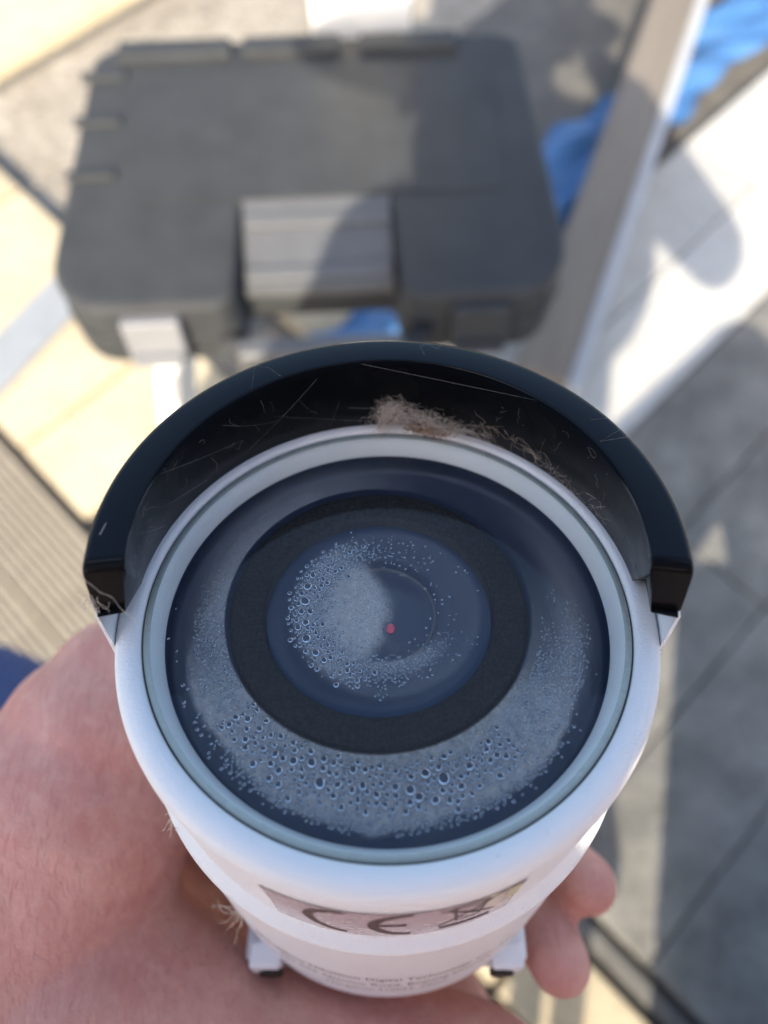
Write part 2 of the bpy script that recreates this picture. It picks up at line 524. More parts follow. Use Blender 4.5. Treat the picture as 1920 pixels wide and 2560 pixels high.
# ---------------------------------------------------------------- things lying behind: timber, blue sheet, grey strip
def along(p, q):
    p, q = Vector(p), Vector(q); d = q - p
    return (p + q) / 2, d.length, math.atan2(d.y, d.x)

tb = empty('timber_beam', (.46, 1.22, 0))
c, L, a = along((.235, .64), (.80, 2.12))
tb.location = (c.x, c.y, .036); tb.rotation_euler = (0, 0, a - math.pi / 2)
link('timber', box_mesh('timber', .082, L, .085, .004, 2, .0425), M['beam'], tb, (0, 0, 0))
link('white_board', box_mesh('white_board', .022, L * .995, .070, .003, 2, .035), M['greypaint'], tb, (.0525, 0, 0))
tag(tb, 'long brown timber beam with white painted board along one side beside the pale slabs', 'timber')

# blue tarpaulin strip, crumpled
def tarp():
    nx, ny = 110, 22
    L, W = 1.75, .135
    vs, fs = [], []
    for i in range(nx):
        for j in range(ny):
            u, w = i / (nx - 1), j / (ny - 1)
            x = (u - .5) * L; y = (w - .5) * W + .012 * math.sin(u * 31) + .006 * math.sin(u * 83 + 1)
            z = .020 + .012 * math.sin(u * 40 + w * 5) * math.sin(w * math.pi) + .010 * math.sin(w * 9 + u * 17) + .006 * math.sin(u * 97 + w * 13)
            vs.append((x, y, max(.004, z)))
    for i in range(nx - 1):
        for j in range(ny - 1):
            q = i * ny + j
            fs.append((q, q + ny, q + ny + 1, q + 1))
    n = len(vs)
    vs += [(x, y, z - .003) for x, y, z in vs]
    fs += [tuple(n + k for k in reversed(f)) for f in fs]
    return mesh('tarpaulin', vs, fs)
c, L, a = along((-.19, .585), (1.05, 1.865))
tag(link('tarpaulin', tarp(), M['blue'], None, (c.x, c.y, .036), (0, 0, a), True), 'crumpled strip of blue tarpaulin lying on the ground under the timber beam', 'tarpaulin')

c, L, a = along((-.66, .66), (-.46, .99))  # flat grey strip across the cream slabs
tag(link('grey_strip', box_mesh('grey_strip', L, .082, .006, .001, 1, .003), M['strip_grey'], None, (c.x, c.y, .037), (0, 0, a)), 'flat grey strip lying across the cream slabs beside the chair', 'metal bar')

# ---------------------------------------------------------------- white chair carrying the tool case
CH = empty('chair', (-.075, .63, 0), (0, 0, R(3.5)))
tag(CH, 'white painted wooden chair standing under the black tool case', 'chair')
link('seat', box_mesh('seat', .36, .27, .022, .006, 3), M['whitewood'], CH, (0, .0, .471))
for sx, sy, fx, fy in ((-1, -1, -.225, .0), (1, -1, .15, -.06), (-1, 1, -.17, .16), (1, 1, .17, .16)):
    p = Vector((sx * .15, sy * .10, .462)); q = Vector((fx if sy < 0 else fx, fy, .0))
    if sx < 0 and sy < 0: q = Vector((-.255, -.035, .0))
    d = q - p
    me = box_mesh('leg', .042, .034, d.length, .004, 2)
    link('leg', me, M['whitewood'], CH, (p + q) / 2, (-d).to_track_quat('Z', 'Y').to_euler())
link('back_splat', box_mesh('back_splat', .108, .014, .40, .005, 2, .20), M['whitewood'], CH, (.062, .186, .475))
link('top_rail', box_mesh('top_rail', .24, .022, .07, .006, 2), M['whitewood'], CH, (.062, .215, .905))

# ---------------------------------------------------------------- black tool case on the chair
TC = empty('tool_case', (-.072, .600, .4825), (0, 0, R(3.0)))
tag(TC, 'closed dusty black plastic tool case with moulded handle lying on the white chair', 'tool case')
W2, D2 = .233, .170
def outline(w, d, ch, nx0, nx1, nd):
    return [(-w, -d + ch), (-w + ch * .7, -d), (nx0 - .012, -d), (nx0, -d + .012), (nx0 + .004, -d + nd), (nx1 - .004, -d + nd), (nx1, -d + .012), (nx1 + .012, -d), (w - ch * .7, -d), (w, -d + ch), (w - .012, d - .012), (w - .03, d), (-w + .04, d), (-w + .012, d - .02)]
def shell(name, w, d, z0, z1, bev, nd):
    pts = round_poly(outline(w, d, .042, -.068, .080, nd), [.026, .026, .008, .008, .008, .008, .008, .008, .026, .026, .012, .02, .02, .014], 4)
    bm = bmesh.new()
    vs = [bm.verts.new((x, y, z0)) for x, y in pts]
    f = bm.faces.new(vs)
    r = bmesh.ops.extrude_face_region(bm, geom=[f])
    tv = [v for v in r['geom'] if isinstance(v, bmesh.types.BMVert)]
    for v in tv: v.co.z = z1
    tf = [x for x in r['geom'] if isinstance(x, bmesh.types.BMFace)][0]
    bmesh.ops.recalc_face_normals(bm, faces=bm.faces)
    bmesh.ops.bevel(bm, geom=list(tf.edges), offset=bev, segments=4, affect='EDGES', profile=.6)
    return from_bm(name, bm)
link('base_shell', shell('base_shell', W2 + .002, D2 + .002, 0, .034, .003, .046), M['case'], TC)
lid = link('lid', shell('lid', W2, D2, .0355, .074, .0105, .118), M['case'], TC)
# sloping recess behind the handle, raised ribs and hinge blocks on the lid
vs = [(-.0625, -.132, .046), (.0745, -.132, .046), (.0745, -.050, .0725), (-.0625, -.050, .0725), (-.0625, -.132, .035), (.0745, -.132, .035), (.0745, -.050, .035), (-.0625, -.050, .035)]
link('grip_slope', mesh('grip_slope', vs, [(0, 1, 2, 3), (4, 7, 6, 5), (0, 4, 5, 1), (1, 5, 6, 2), (2, 6, 7, 3), (3, 7, 4, 0)]), M['latch'], lid)  # slope toned lighter to paint the sun falling on it
for yy in (-.120, -.072):
    link('grip_rib', box_mesh('grip_rib', .136, .012, .006, .002, 2), M['latch'], lid, (.006, yy, .046 + (yy + .132) * .323 + .002), (R(17.9), 0, 0))
for x0, wd in ((-.135, .115), (-.015, .10), (.105, .10)):
    link('lid_ridge', box_mesh('lid_ridge', wd, .024, .010, .003, 2), M['case'], lid, (x0, .150, .0775))
for yy in (.118, .055, -.015):
    link('lid_rib', box_mesh('lid_rib', .046, .010, .006, .002, 2), M['case'], lid, (-.205, yy, .0755))
vs2 = round_poly([(-.165, -.05), (-.165, .125), (.185, .125), (.185, -.05)], .015, 3)
bm = bmesh.new(); f = bm.faces.new([bm.verts.new((x, y, .0742)) for x, y in vs2])
r = bmesh.ops.extrude_face_region(bm, geom=[f])
for v in [v for v in r['geom'] if isinstance(v, bmesh.types.BMVert)]: v.co.z = .0757
link('lid_panel', from_bm('lid_panel', bm), M['case'], lid)
for x0 in (-.19, .02):
    pass
# handle: grey moulded bar in front of the notch
hp = [(-.088, -.160), (-.080, -.183), (-.055, -.192), (.070, -.192), (.094, -.183), (.102, -.160)]
vs, fs = [], []
strand(vs, fs, [(x, y, .030) for x, y in round_poly(hp, 0)], .0105, None, 10)
link('handle', mesh('handle', vs, fs), M['case'], TC, None, None, True)
link('handle_grip', box_mesh('handle_grip', .150, .019, .017, .004, 3), M['latch'], TC, (.006, -.1925, .034))
for x0 in (-.143, .150):
    lt = link('latch', box_mesh('latch', .052, .014, .050, .004, 3), M['litlatch' if x0 < 0 else 'case'], TC, (x0, -.1785, .040), (R(-9), 0, 0))  # left latch coloured as sunlit, right one as shaded
    link('latch_lip', box_mesh('latch_lip', .046, .012, .012, .003, 2), M['litlatch' if x0 < 0 else 'case'], lt, (0, -.009, -.016))
for x0 in (-.11, .03, .13):
    link('hinge', box_mesh('hinge', .05, .012, .03, .003, 2), M['case'], TC, (x0, .177, .034))

# ---------------------------------------------------------------- the security camera
U = .040                                   # one unit = radius of the clear glass, metres
CC = Vector((0.01538, -0.48156, -3.51177)) * U
TILT = 38.4584
cam_m = Matrix.Translation(cam.location) @ Euler((R(PITCH), 0, 0)).to_matrix().to_4x4()
sc_loc = cam_m @ CC
SC = empty('security_camera', sc_loc, (R(PITCH - TILT), 0, 0))
tag(SC, 'white bullet security camera with black visor and misted front glass held upright in the hand', 'security camera')
SCM = Matrix.Translation(sc_loc) @ Euler((R(PITCH - TILT), 0, 0)).to_matrix().to_4x4()

prof = [(1.088, -.02), (1.083, .085), (1.089, .102), (1.110, .112), (1.142, .111), (1.176, .102), (1.197, .078), (1.207, .04), (1.209, -.01), (1.205, -.07),
        (1.182, -.67), (1.182, -.69), (1.187, -.70), (1.222, -.748), (1.234, -.765), (1.238, -.80), (1.225, -.84), (1.204, -2.52), (1.194, -2.60), (1.150, -2.64), (.9, -2.66), (0, -2.66)]
link('housing', lathe_mesh('housing', prof, 200, s=U), M['white'], SC, smooth=True)
link('gasket', lathe_mesh('gasket', [(1.089, .02), (1.088, .080), (1.0755, .082), (1.070, .06)], 200, s=U), M['gasket'], SC, smooth=True)
link('inner_ring', lathe_mesh('inner_ring', [(1.077, .060), (1.074, .0835), (1.060, .080), (1.030, .045), (1.008, .008), (1.004, .0), (1.003, -.006)], 200, s=U), M['inner'], SC, smooth=True)
link('glass_edge', lathe_mesh('glass_edge', [(1.0745, .0830), (1.0740, .0925), (1.050, .0925), (1.046, .0910)], 200, s=U), M['edge'], SC, smooth=True)
link('led_plate', lathe_mesh('led_plate', [(1.012, -.004), (1.008, -.03), (1.006, -.10), (.97, -.12), (.70, -.13), (.66, -.13), (.52, -.13), (0.0, -.14)], 160, s=U), M['plate'], SC, smooth=True)
link('foam_ring', lathe_mesh('foam_ring', [(.674, -.12), (.674, .045), (.668, .062), (.656, .069), (.64, .071), (.545, .071), (.527, .068), (.518, .060), (.514, .045), (.514, -.12)], 160, s=U), M['foam'], SC, (-.038 * U, .010 * U, 0), smooth=True)
# lens: dark cover, stepped barrel rings, domed element
ln = link('lens', lathe_mesh('lens', [(.515, .0), (.44, .0), (.43, -.008), (.40, -.010), (.385, -.02), (.30, -.025), (.285, -.018), (.275, -.018), (.262, -.01), (.252, -.012), (.22, -.004), (.18, .008), (.14, .017), (.10, .024), (.05, .030), (0, .032)], 160, s=U), M['lens'], SC, (-.036 * U, .014 * U, 0), smooth=True)
link('lens_rim', lathe_mesh('lens_rim', [(.262, -.012), (.258, .000), (.250, .000), (.246, -.012)], 120, s=U), M['lensring'], ln, smooth=True)
bm = bmesh.new(); bmesh.ops.create_uvsphere(bm, u_segments=16, v_segments=10, radius=1)
for v in bm.verts: v.co = Vector((v.co.x * .019, v.co.y * .026, v.co.z * .008)) * U
link('red_sensor_spot', from_bm('red_sensor_spot', bm), M['red'], ln, (.050 * U, -.090 * U, .030 * U), None, True)
glass = link('front_glass', lathe_mesh('front_glass', [(1.073, .0905), (.8, .0905), (.4, .0905), (0, .0905)], 160, s=U), M['glass'], SC, smooth=True)

# condensation on the inside of the glass, with pale reflections painted in
def sstep(x, a, b):
    t = np.clip((x - a) / (b - a), 0, 1); return t * t * (3 - 2 * t)
def vnoise(x, y, f, seed):
    out = np.zeros_like(x); amp = 1; tot = 0
    r_ = np.random.default_rng(seed)
    for o in range(4):
        ph = r_.uniform(0, 6.28, (6, 3))
        s = 0
        for p in ph:
            s = s + np.sin(f * (math.cos(p[0]) * x + math.sin(p[0]) * y) + p[1])
        out += amp * s / 6; tot += amp; amp *= .55; f *= 2.1
    return out / tot
SPOT = (.020, -.108)                     # clear spot over the red sensor
def fog_sheen_density(x, y):
    r = np.hypot(x, y); th = np.degrees(np.arctan2(y, x))
    nz = vnoise(x, y, 14, 3)
    # crescent below the foam ring
    aw = np.abs(((th + 93 + 180) % 360) - 180)
    cres = sstep(r, .62, .66) * (1 - sstep(r + .05 * nz + .0009 * aw, .945, .985)) * (1 - sstep(aw, 50, 84))
    # band of fine beads left of the ring
    lw = np.abs(((th - 190 + 180) % 360) - 180)
    left = sstep(r, .60, .66) * (1 - sstep(r + .03 * nz, .74, .90)) * (1 - sstep(lw + 8 * nz, 4, 62)) * .85
    rw = np.abs(((th + 28 + 180) % 360) - 180)
    right = sstep(r, .60, .66) * (1 - sstep(r + .04 * nz, .82, .93)) * (1 - sstep(rw + 8 * nz, 4, 52)) * .45
    # pale reflections painted in at the upper left and right
    hw = np.abs(((th - 140 + 180) % 360) - 180)
    ring_r = np.hypot(x + .042, y - .013)
    clear = np.maximum(sstep(ring_r, .679, .693), 1 - sstep(ring_r, .498, .510))
    haze = np.maximum(sstep(r, .60, .72) * (1 - sstep(r, .74, .95)) * (1 - sstep(hw, 10, 70)) * .46, sstep(r, .70, .82) * (1 - sstep(r, .82, .95)) * (1 - sstep(np.abs(th + 2), 12, 55)) * .26)
    # misted patch in the middle, cut off along a slanting line
    x0, y0 = x + .012, y
    edge = sstep(.03 - 1.7 * (y0 + .02) ** 2 - x0 + .015 * nz, -.03, .075)
    rc = np.hypot(x0 * 1.0, y0)
    cen = (1 - sstep(rc + .02 * nz, .24, .33)) * edge * .80
    cen = cen * (1 - .6 * (1 - sstep(np.hypot(x - SPOT[0], y - SPOT[1]), .028, .055)))
    bandw = np.abs(((th - 184 + 180) % 360) - 180)
    band = sstep(rc, .24, .30) * (1 - sstep(rc + .02 * nz, .36, .43)) * (1 - sstep(bandw, 45, 80)) * .55
    low = sstep(rc, .25, .28) * (1 - sstep(rc, .30, .36)) * (1 - sstep(np.abs(((th + 80 + 180) % 360) - 180), 25, 55)) * .25
    lensveil = (1 - sstep(rc, .41, .445)) * (.10 + .06 * sstep(rc, .25, .27)) * (1 + .4 * nz) * .9
    veil = .02 * (1 - sstep(r, .9, 1.0)) + .02 * np.clip(nz, 0, 1)
    return np.clip(np.maximum.reduce([cres * .62, left * .40, right * .50, cen, band, low]), 0, 1) * clear, np.clip(haze * .62 + veil * 1.3 + lensveil * .5, 0, 1) * clear
def dome(n1, n2, deep=.85):
    """closed bead: flat top on the glass, rounded belly hanging below it"""
    vs, fs = [], []
    for i in range(n2):
        e = math.pi / 2 * i / n2
        for j in range(n1):
            a = 2 * math.pi * j / n1
            vs.append((math.cos(e) * math.cos(a), math.cos(e) * math.sin(a), -math.sin(e) * deep))
    vs.append((0, 0, -deep))
    for i in range(n2 - 1):
        for j in range(n1):
            j2 = (j + 1) % n1
            fs.append((i * n1 + j2, i * n1 + j, (i + 1) * n1 + j, (i + 1) * n1 + j2))
    for j in range(n1): fs.append(((n2 - 1) * n1 + (j + 1) % n1, (n2 - 1) * n1 + j, len(vs) - 1))
    fs.append(tuple(range(n1)))
    return vs, fs
# bead positions: (x, y, radius) in units, packed without overlap
beads = []
class Pack:
    def __init__(s, c): s.c = c; s.g = {}
    def ok(s, x, y, r):
        ci, cj = int(x // s.c), int(y // s.c)
        for i in range(ci - 2, ci + 3):
            for j in range(cj - 2, cj + 3):
                for (u, w, q) in s.g.get((i, j), ()):
                    if (x - u) ** 2 + (y - w) ** 2 < ((r + q) * 1.06) ** 2: return False
        return True
    def add(s, x, y, r):
        s.g.setdefault((int(x // s.c), int(y // s.c)), []).append((x, y, r)); beads.append((x, y, r))
pk = Pack(.03)
def scatter(n, fun, tries=14):
    k = 0
    for _ in range(n * tries):
        x, y, r = fun()
        if pk.ok(x, y, r):
            pk.add(x, y, r); k += 1
            if k >= n: break
def pol(r, d): return r * math.cos(R(d)), r * math.sin(R(d))
# the big beads the photograph shows, bottom arc
for d, r_, s in ((-74.3, .795, .0255), (-108.6, .826, .0235), (-57.5, .80, .0155), (-66, .785, .0185), (-84, .815, .021), (-88, .80, .018), (-79, .76, .020), (-82, .845, .020), (-78, .868, .018), (-97, .80, .017), (-113, .765, .0195), (-118, .79, .0185), (-120, .85, .0165), (-104, .86, .015), (-75.5, .84, .015), (-70.5, .846, .017), (-72, .715, .015), (-100.5, .745, .017), (-93, .83, .016), (-110, .735, .016)):
    x, y = pol(r_, d); pk.add(x, y, s)
for x, y, s in ((-.372, .035, .0215), (-.362, -.075, .0165), (-.355, -.155, .0205), (-.31, -.225, .017), (-.365, .115, .019), (-.345, .175, .015), (-.385, -.02, .015), (-.395, -.10, .015), (-.272, -.26, .014), (-.30, .245, .011), (-.40, .02, .013), (-.345, -.02, .0155), (-.39, .075, .014)):
    pk.add(x, y, s)
def arc_big():
    d = random.gauss(-94, 21); d = max(-140, min(-52, d))
    x, y = pol(random.gauss(.805, .036), d)
    return x, y, random.uniform(.0085, .0165)
scatter(220, arc_big)
def arc_small():
    d = random.gauss(-95, 26)
    x, y = pol(random.gauss(.79, .055), d)
    return x, y, random.uniform(.0036, .0075)
scatter(420, arc_small)
def lens_big():
    d = random.gauss(184, 27); x, y = pol(random.gauss(.36, .030), d)
    return x - .012, y, random.uniform(.007, .0130)
scatter(130, lens_big)
def lens_small():
    d = random.gauss(190, 38); x, y = pol(random.gauss(.325, .035), d)
    return x - .012, y, random.uniform(.0026, .006)
scatter(700, lens_small)
def lens_low():
    d = random.gauss(-95, 28); x, y = pol(random.gauss(.30, .02), d)
    return x, y, random.uniform(.0018, .0034)
scatter(260, lens_low)
def lens_sparse():
    d = random.uniform(-125, 100); x, y = pol(random.uniform(.18, .43), d)
    return x, y, random.uniform(.0022, .0055)
scatter(70, lens_sparse)
def right_fine():
    d = random.gauss(-38, 15); x, y = pol(random.uniform(.685, .90), d)
    return x, y, random.uniform(.0020, .0048)
scatter(800, right_fine)
def left_fine():
    d = random.gauss(200, 16); x, y = pol(random.uniform(.69, .86), d)
    return x, y, random.uniform(.0016, .0036)
scatter(900, left_fine)
def edge_dark():
    d = random.gauss(-93, 24); x, y = pol(random.gauss(.945, .016), d)
    return x, y, random.uniform(.004, .0085)
scatter(260, edge_dark)
beads = [b for b in beads if b[0] ** 2 + b[1] ** 2 < .985 ** 2 and not (.495 < math.hypot(b[0] + .04, b[1] - .01) < .690)]
beads.sort(key=lambda b: -b[2])
G = .0040
ng = int(1.0 / G)
gi = np.arange(-ng, ng + 1) * G
gx, gy = np.meshgrid(gi, gi, indexing='ij')
keep = gx ** 2 + gy ** 2 < 1.0
idx = -np.ones(gx.shape, int); idx[keep] = np.arange(keep.sum())
q = np.stack([idx[:-1, :-1], idx[1:, :-1], idx[1:, 1:], idx[:-1, 1:]], -1).reshape(-1, 4)
q = q[(q >= 0).all(1)]
px_, py_ = gx[keep], gy[keep]
fogv, sheen_hazev = fog_sheen_density(px_, py_)
for x, y, r in beads:                      # water gathers into the bead and leaves the glass round it clear
    if r < .0048: break
    m_ = (np.abs(px_ - x) < r * 1.3) & (np.abs(py_ - y) < r * 1.3)
    d_ = np.hypot(px_[m_] - x, py_[m_] - y)
    fogv[m_] = np.minimum(fogv[m_], sstep(d_, r * .95, r * 1.25))
fm = bpy.data.meshes.new('condensation')
fm.from_pydata(np.stack([px_ * U, py_ * U, px_ * 0], 1).tolist(), [], q.tolist()); fm.update()
at = fm.attributes.new('fog', 'FLOAT', 'POINT')
at.data.foreach_set('value', fogv.astype(np.float32))
at = fm.attributes.new('haze', 'FLOAT', 'POINT')  # haze carries the painted pale reflections
at.data.foreach_set('value', sheen_hazev.astype(np.float32))
link('condensation', fm, M['fog'], glass, (0, 0, .0795 * U), smooth=True)
dv, df = dome(16, 6)
dmesh = mesh('droplet', [(x * U, y * U, z * U) for x, y, z in dv], df)
dmesh.materials.append(M['drop']); dmesh.polygons.foreach_set('use_smooth', [len(p.vertices) < 5 for p in dmesh.polygons])
ZB = .0846 * U
for x, y, r in beads[:260]:
    o = link('droplet', dmesh, None, glass, (x * U, y * U, ZB)); 
    e = random.uniform(.94, 1.08); o.scale = (r * e, r / e, r * .85)
    o.rotation_euler = (0, 0, random.uniform(0, 3))
sv, sf = dome(8, 3)
vs, fs = [], []
for x, y, r in beads[260:]:
    b = len(vs)
    vs += [((x + vx * r) * U, (y + vy * r) * U, vz * r * U) for vx, vy, vz in sv]
    fs += [tuple(b + q for q in f) for f in sf]
tag(link('fine_beads', mesh('fine_beads', vs, fs), M['drop'], glass, (0, 0, ZB)), kind='stuff')
fb = glass.children[-1].data; fb.polygons.foreach_set('use_smooth', [len(p.vertices) < 5 for p in fb.polygons])

# visor: thick black lip, thinner liner behind it, white sun shield wrapped round the back
lipp = round_poly([(1.008, .655), (1.170, .655), (1.200, .36), (1.085, .36)], [.012, .028, .02, .01], 5)
vz = link('visor', lathe_mesh('visor', lipp, 150, -7.6, 187.6, True, U), M['visor'], SC)
linp = round_poly([(1.012, .645), (1.078, .37), (1.190, .37), (1.200, .10), (1.132, .085)], [.004, .01, .01, .01, .01], 3)
link('visor_liner', lathe_mesh('visor_liner', linp, 150, -10.5, 190.5, True, U), M['satin'], vz)
for v in vz.children[0].data.vertices:
    a = math.degrees(math.atan2(v.co.y, v.co.x)); rr = math.hypot(v.co.x, v.co.y); h = v.co.z / U
    amin = -10.5 if h > .33 else -10.5 + (.33 - h) / .23 * 17
    sd = 1 if abs(a) < 90 else -1
    al = a if sd > 0 else (180 - a if a > 0 else -180 - a)
    if al < 25: al = amin + (al + 10.5) * (25 - amin) / 35.5
    a = al if sd > 0 else 180 - al
    v.co.x, v.co.y = rr * math.cos(R(a)), rr * math.sin(R(a))
for o in (vz, vz.children[0]):
    o.data.polygons.foreach_set('use_smooth', [len(p.vertices) == 4 for p in o.data.polygons])
# each end of the lip is rounded off towards the front
for sgn in (0, 1):
    a = R(-7.6) if sgn == 0 else R(187.6)
    e1 = Vector((math.cos(a), math.sin(a), 0)); e2 = Vector((0, 0, 1)); nn = Vector((-math.sin(a), math.cos(a), 0)) * (-1 if sgn == 0 else 1)
    vs, fs = [], []
    K = 6
    for k in range(K + 1):
        t = k / K; off = .030 * math.sin(t * math.pi / 2); sh = .030 * (1 - math.cos(t * math.pi / 2))
        cx = sum(p[0] for p in lipp) / len(lipp); cz = sum(p[1] for p in lipp) / len(lipp)
        for r_, h_ in lipp:
            hh = h_ - (sh if h_ > .55 else 0)
            vs.append(tuple((e1 * r_ + e2 * hh + nn * off) * U))
    m = len(lipp)
    for k in range(K):
        for q in range(m):
            q2 = (q + 1) % m
            fs.append((k * m + q, k * m + q2, (k + 1) * m + q2, (k + 1) * m + q))
    fs.append(tuple(K * m + q for q in range(m)))
    me = mesh('visor_end', vs, fs); bm = bmesh.new(); bm.from_mesh(me); me = from_bm('visor_end', bm)
    o = link('visor_end', me, M['satin'], vz)
    me.polygons.foreach_set('use_smooth', [len(p.vertices) == 4 for p in me.polygons])
shp = round_poly([(1.200, .34), (1.212, .33), (1.246, -2.0), (1.232, -2.0), (1.236, -.9), (1.202, -.3)], .006, 2)
link('sun_shield', lathe_mesh('sun_shield', shp, 120, -9.0, 189.0, True, U), M['white'], SC)

# things stuck on the underside: print and sticker follow the curved surface
def on_body(s, h, off):
    """s: arc length in units along the underside (right is +), h: axial position"""
    if h > -.70: rad = 1.205 + (h + .07) / (-.60) * (-.023)
    else: rad = 1.225 - (-h - .84) * .0125
    a = s / rad
    rad += off
    return Vector((math.sin(a) * rad, -math.cos(a) * rad, h)) * U
def strip(vs, fs, pts, w, off, cap=True):
    """flat stroke of width w through (s,h) points laid on the housing"""
    fine = [Vector(pts[0])]
    for p, q in zip(pts[:-1], pts[1:]):
        m_ = max(1, int((Vector(q) - Vector(p)).length / .02))
        fine += [Vector(p).lerp(Vector(q), k / m_) for k in range(1, m_ + 1)]
    pts = fine
    b = len(vs); n = len(pts)
    for i in range(n):
        p = Vector(pts[i]); t = Vector(pts[min(i + 1, n - 1)]) - Vector(pts[max(i - 1, 0)]); t.normalize()
        nn = Vector((-t.y, t.x)) * w / 2
        for q in (p + nn, p - nn): vs.append(on_body(q.x, q.y, off))
    for i in range(n - 1): fs.append((b + 2 * i, b + 2 * i + 1, b + 2 * i + 3, b + 2 * i + 2))
S0, ST = .02, .030      # sticker centre and its slight slant
def sk(s, h): return (S0 + s, h + ST * s)
vs, fs = [], []
n = 40
for i in range(n + 1):
    s = -.53 + 1.06 * i / n
    for hh in (-.10, -.35, -.64):
        sh = s + (.02 if hh < -.3 else 0) * (-1 if s > .5 else (1 if s < -.5 else 0))
        vs.append(on_body(*sk(sh, hh), .0035))
for i in range(n):
    for k in range(2): fs.append((i * 3 + k, i * 3 + k + 1, i * 3 + k + 4, i * 3 + k + 3))
stk = link('sticker', mesh('sticker', vs, fs), M['sticker'], SC, smooth=True)
vs, fs = [], []
strip(vs, fs, [sk(.455 + .06 * k / 4, -.24) for k in range(5)], .24, .005)
link('sticker_end', mesh('sticker_end', vs, fs), M['tab'], stk)
def arc_pts(cx, cy, rx, ry, a0, a1, n=22):
    return [sk(cx + rx * math.cos(R(a0 + (a1 - a0) * i / n)), cy + ry * math.sin(R(a0 + (a1 - a0) * i / n))) for i in range(n + 1)]
def glyph(name, strokes, w):
    vs, fs = [], []
    for st in strokes: strip(vs, fs, st, w, .0048)
    link(name, mesh(name, vs, fs), M['ink'], stk)
glyph('letter_c', [arc_pts(-.19, -.36, .155, .22, 90, 270)], .045)
glyph('letter_e', [arc_pts(.075, -.36, .155, .22, 90, 270), [sk(-.075, -.36), sk(.055, -.36)]], .045)
bx = .305
glyph('bin_symbol', [[sk(bx - .065, -.18), sk(bx - .045, -.44)], [sk(bx - .045, -.44), sk(bx + .045, -.44)], [sk(bx + .065, -.18), sk(bx + .045, -.44)],
                     [sk(bx - .095, -.18), sk(bx + .10, -.18)], arc_pts(bx, -.18, .08, .05, 10, 170, 10), [sk(bx - .12, -.50), sk(bx + .13, -.11)], [sk(bx - .125, -.15), sk(bx + .12, -.46)],
                     [sk(bx - .04, -.26), sk(bx + .04, -.38)], [sk(bx + .04, -.26), sk(bx - .04, -.38)]], .013)
glyph('bin_bar', [[sk(bx - .11 + .22 * k / 4, -.555) for k in range(5)]], .05)
def text_on_body(txt, h, size, s_mid):
    cu = bpy.data.curves.new('print', 'FONT'); cu.body = txt; cu.size = size; cu.align_x = 'CENTER'; cu.resolution_u = 2
    ob = bpy.data.objects.new('print', cu); col.objects.link(ob)
    me = bpy.data.meshes.new_from_object(ob.evaluated_get(bpy.context.evaluated_depsgraph_get()))
    bpy.data.objects.remove(ob, do_unlink=True)
    for v in me.vertices: v.co = on_body(s_mid + v.co.x, h + v.co.y * 1.9, .002)
    me.name = 'printed_line'
    link('printed_line', me, M['ink2'], SC)
text_on_body('Hangzhou Hikvision Digital Technology Co., Ltd.', -1.76, .078, .0)
text_on_body('No.555 Qianmo Road, Binjiang District,', -1.97, .078, .0)
text_on_body('Hangzhou 310052, China', -2.17, .070, .0)

# mounting bracket at the foot of the camera
br = link('bracket', box_mesh('bracket', 1.80 * U, .9 * U, .30 * U, .03 * U, 3), M['white'], SC, (0, -.55 * U, -2.70 * U))
for sx in (-1, 1):
    ear = link('bracket_ear', box_mesh('bracket_ear', .20 * U, .16 * U, .22 * U, .04 * U, 4), M['white'], br, (sx * .755 * U, -.44 * U, .20 * U))
    bm = bmesh.new(); bmesh.ops.create_cone(bm, cap_ends=True, segments=24, radius1=.075 * U, radius2=.075 * U, depth=.04 * U)
    link('screw_hole', from_bm('screw_hole', bm), M['hole'], br, (sx * .72 * U, -.522 * U, .19 * U), (R(90), 0, 0))

# ---------------------------------------------------------------- cobwebs and lint
def SP(x, y, h): return SCM @ (Vector((x, y, h)) * U)
def wander(p, d, n, step, jit, pull=None):
    pts = [Vector(p)]; d = Vector(d).normalized()
    for k in range(n):
        d = (d + Vector((random.gauss(0, jit), random.gauss(0, jit), random.gauss(0, jit)))).normalized()
        if pull is not None: d = (d + (Vector(pull) - pts[-1]).normalized() * .25).normalized()
        pts.append(pts[-1] + d * step)
    return pts
def web_obj(name, polys, mat, r, label, parent=None):
    vs, fs = [], []
    for pl in polys: strand(vs, fs, [SP(*p) for p in pl], r * U * random.uniform(.6, 1.3), r * U * .5)
    o = link(name, mesh(name, vs, fs), mat, parent)
    if label: tag(o, label, 'cobweb')
    return o
tuft = []
def visor_in(h): return 1.01 + (.645 - h) / .275 * .068 if h > .37 else 1.078 + (.37 - h) / .285 * .054
def on_visor(deg, h, off=.012):
    r = visor_in(h) - off
    return (r * math.cos(R(deg)), r * math.sin(R(deg)), h)
